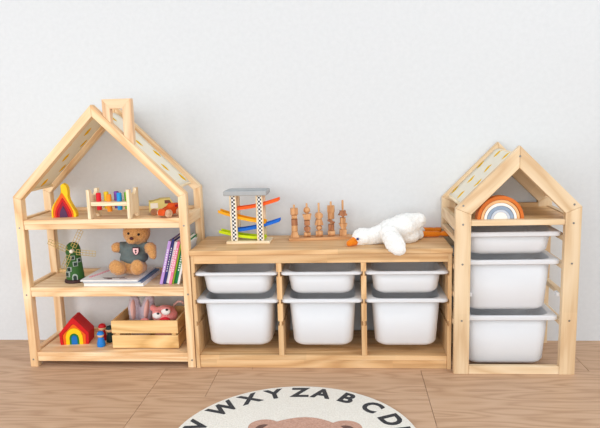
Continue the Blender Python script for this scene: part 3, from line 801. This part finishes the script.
posts = [(-27, 203, [('trap', 6.2, 4.4, 0), ('cyl', 6.3, 3.2, 0), ('box', 6, 3.2, 1), ('hcyl', 5, 2.9, 0), ('box', 6.4, 3.8, 0)]),
         (-13.6, 202, [('hcyl', 5.2, 3.4, 0), ('oct', 6, 3.5, 1), ('cross', 6.6, 3.9, 1), ('para', 6.2, 4.2, 0), ('ball', 6.8, 3.5, 0)]),
         (-.9, 202, [('hcyl', 6, 3.6, 0), ('ball', 5.8, 3.2, 0), ('trap', 6.2, 4.4, 0), ('oct', 6.8, 4.2, 0)]),
         (12, 201, [('hcyl', 5.8, 3.6, 0), ('cyl', 6.4, 3.1, 1), ('disc', 5.5, 4.0, 1), ('cyl', 6.4, 3.4, 0), ('cyl', 7.2, 3.8, 0)]),
         (24.5, 200, [('box', 6.6, 3.5, 0), ('itrap', 6.0, 4.4, 0), ('cyl', 6, 3.0, 0), ('star', 8, 4.6, 1)])]
for px, top, lst in posts:
    x = px*U*.965+.002; z = .0103
    b = MB(); b.lathe([(.004, .0102), (.004, (238.5-top)*U), (.003, (239.4-top)*U)], (x, 0, 0), 10); b.build('peg', 'toywood', t, 'z', True)
    for kind, h_, w_, dk in lst:
        shape(kind, x, z, z+h_*U, w_*U, 'toywood_dark' if dk else 'toywood'); z += h_*U+.0002

# goose
t = thing('goose_plush', 'white goose plush lying on the low unit with its wing over the edge', 'plush toy', (0, 0, 0))
yg = .085
def G(u, v, y_=yg): return at(u, v, y=y_)
R_ = lambda deg: Matrix.Rotation(math.radians(deg), 3, 'Y')
body = [('ball', G(363, 237), (.042, .038, .034)), ('ball', G(358.5, 241), (.026, .028, .020)), ('cap', G(366, 238), .031, G(386, 233, .10), .040),
        ('ball', G(390, 230.5, .105), (.058, .052, .044), R_(-25)), ('ball', G(402, 227.5, .115), (.062, .056, .050), R_(-25)), ('cap', G(407, 225, .12), .046, G(419, 220, .13), .028),
        ('ball', G(404, 235, .12), (.060, .050, .036)), ('cap', G(402, 235, .13), .030, at(419, 234.4, z=TZ+.019), .019), ('cap', G(408, 233, .15), .028, at(421, 230.6, z=TZ+.017), .016)]
gb = blob('goose_body', body, 'goose', t, .0042, .0022, 110)
lo = min(v.co.z for v in gb.data.vertices)
for v in gb.data.vertices:      # belly rests flat on the board
    if v.co.z < TZ+.0004: v.co.z = TZ+.0004
wing = blob('wing', [('ball', G(390, 235, .040), (.040, .016, .034), R_(30)), ('ball', G(393, 240, .008), (.042, .017, .032), R_(30)), ('ball', G(395, 244, -.028), (.040, .013, .034), R_(35)), ('ball', G(398, 249, -.034), (.030, .013, .024), R_(20))], 'goose', t, .004, .0018, 110)
for v in wing.data.vertices:
    if v.co.y > -.0085 and v.co.z < TZ+.0006: v.co.z = TZ+.0006
    if v.co.z < TZ+.0004 and v.co.y > -.0092: v.co.y = -.0092
b = MB(); bk = G(354, 239.5, .072); tp = G(349.5, 241.5, .058)
beak = blob('beak', [('cap', G(354, 241.5, .066), .018, G(349.5, 243.5, .052), .013)], 'gooseleg', t, .0032, .0006, 110)
for v in beak.data.vertices:
    if v.co.z < TZ+.0004: v.co.z = TZ+.0004
b.bm.free()
b = MB(); b.ball(G(357.6, 239, .046), .0048, None, 2); b.build('eye', 'navy', t, 'x', 'all')
for (u0, v0), (u1, v1) in (((416, 234.3), (447, 233.6)), ((418, 230.4), (438, 230.0))):
    a, c_ = at(u0, v0, z=TZ+.0125), at(u1, v1, z=TZ+.0125)
    lg = blob('leg', [('cap', a, .0125, a.lerp(c_, .7), .0120), ('ball', c_, (.030, .020, .0112)), ('ball', c_+V((.016 if u1 > 440 else .008, .004, 0)), (.012, .018, .0105))], 'gooseleg', t, .0035, .0005, 100)
    for v in lg.data.vertices:
        v.co.z = max(v.co.z, TZ+.0005); v.co.y = min(v.co.y, WALL_Y-.002); v.co.x = min(v.co.x, .9775 if u1 > 440 else .956)

# ================================================================== rainbow on the narrow tower
c = at(501.5, 219.6, z=.5592)
t = thing('rainbow_stacker', 'muted orange, white and blue-grey rainbow arch on the narrow tower', 'toy', (c.x, RY+.028, .5592), math.radians(3))
def arc(r): return [(-r*math.cos(math.pi*i/24)*S_, r*math.sin(math.pi*i/24)*S_) for i in range(25)]
S_ = 1/284.
layer_stack(t, [arc(r) for r in (22.8, 18.9, 15.9, 12.9, 9.3, 6.8)], 'arch', ['bo', 'bpeach', 'bwhite', 'bblue', 'bgrey', 'bwhite'], 0, .030,
            ['burnt orange outer arch', 'peach arch', 'white arch', 'blue-grey arch', 'pale grey arch', 'white half disc'])

# ================================================================== rug
RC, RR = V((.425, -.533)), .370
t = thing('alphabet_rug', 'round cream rug with black alphabet letters and a brown bear face', 'rug', (RC.x, RC.y, 0))
b = MB(); b.lathe([(RR-.002, .0002), (RR, .003), (RR-.002, .007), (RR-.006, .008)], k=96); b.build('rug_pile', 'rug', t, 'x', True)
def flat(name, cx, cy, rx, ry, z, mat, wob=0):
    k = 40
    pts = [(cx+rx*math.cos(6.28318*i/k)*(1+wob*math.sin(i*5.1)), cy+ry*math.sin(6.28318*i/k)*(1+wob*math.sin(i*5.1))) for i in range(k)]
    return MB().prism(pts, .0079, z, 'z').build(name, mat, t)
flat('bear_face', .022, -.038, .160, .188, .0092, 'rugbear', .006)
for x in (-.097, .147):
    flat('bear_ear', x, .090, .050, .044, .0088, 'rugbear')
    flat('ear_patch', x, .080, .026, .024, .0090, 'rugdark')
for x in (-.045, .081): flat('bear_eye', x, .02, .012, .014, .0096, 'rugblack')
flat('muzzle', .018, -.07, .075, .058, .0096, 'rug')
flat('nose', .018, -.045, .026, .018, .0100, 'rugblack')
angs = dict(V=-73, W=-50.5, X=-32.5, Y=-17.1, Z=-1.4, A=12, B=28.6, C=46.2, D=63.7)
for i, ch_ in enumerate('EFGHIJKLMNOPQRSTU'): angs[ch_] = 63.7+(i+1)*225.5/18
for ch_, a in angs.items():
    cu = bpy.data.curves.new('t', 'FONT'); cu.body = ch_; cu.size = .088; cu.align_x = 'CENTER'; cu.align_y = 'CENTER'; cu.extrude = .0006; cu.offset = .0032; cu.resolution_u = 4
    o = bpy.data.objects.new('t', cu); COL.objects.link(o)
    me = bpy.data.meshes.new_from_object(o.evaluated_get(bpy.context.evaluated_depsgraph_get()))
    bpy.data.objects.remove(o); bpy.data.curves.remove(cu)
    xs = [v.co.x for v in me.vertices]; ys = [v.co.y for v in me.vertices]
    mx_, my_ = (min(xs)+max(xs))/2, (min(ys)+max(ys))/2
    for v in me.vertices: v.co.x -= mx_; v.co.y -= my_
    me.name = 'letter'
    o = link('letter', me, 'rugblack', t)
    ar = math.radians(a)
    o.location = (.320*math.sin(ar), .320*math.cos(ar), .0082); o.rotation_euler = (0, 0, -ar)
    lab(o, 'black letter '+ch_)
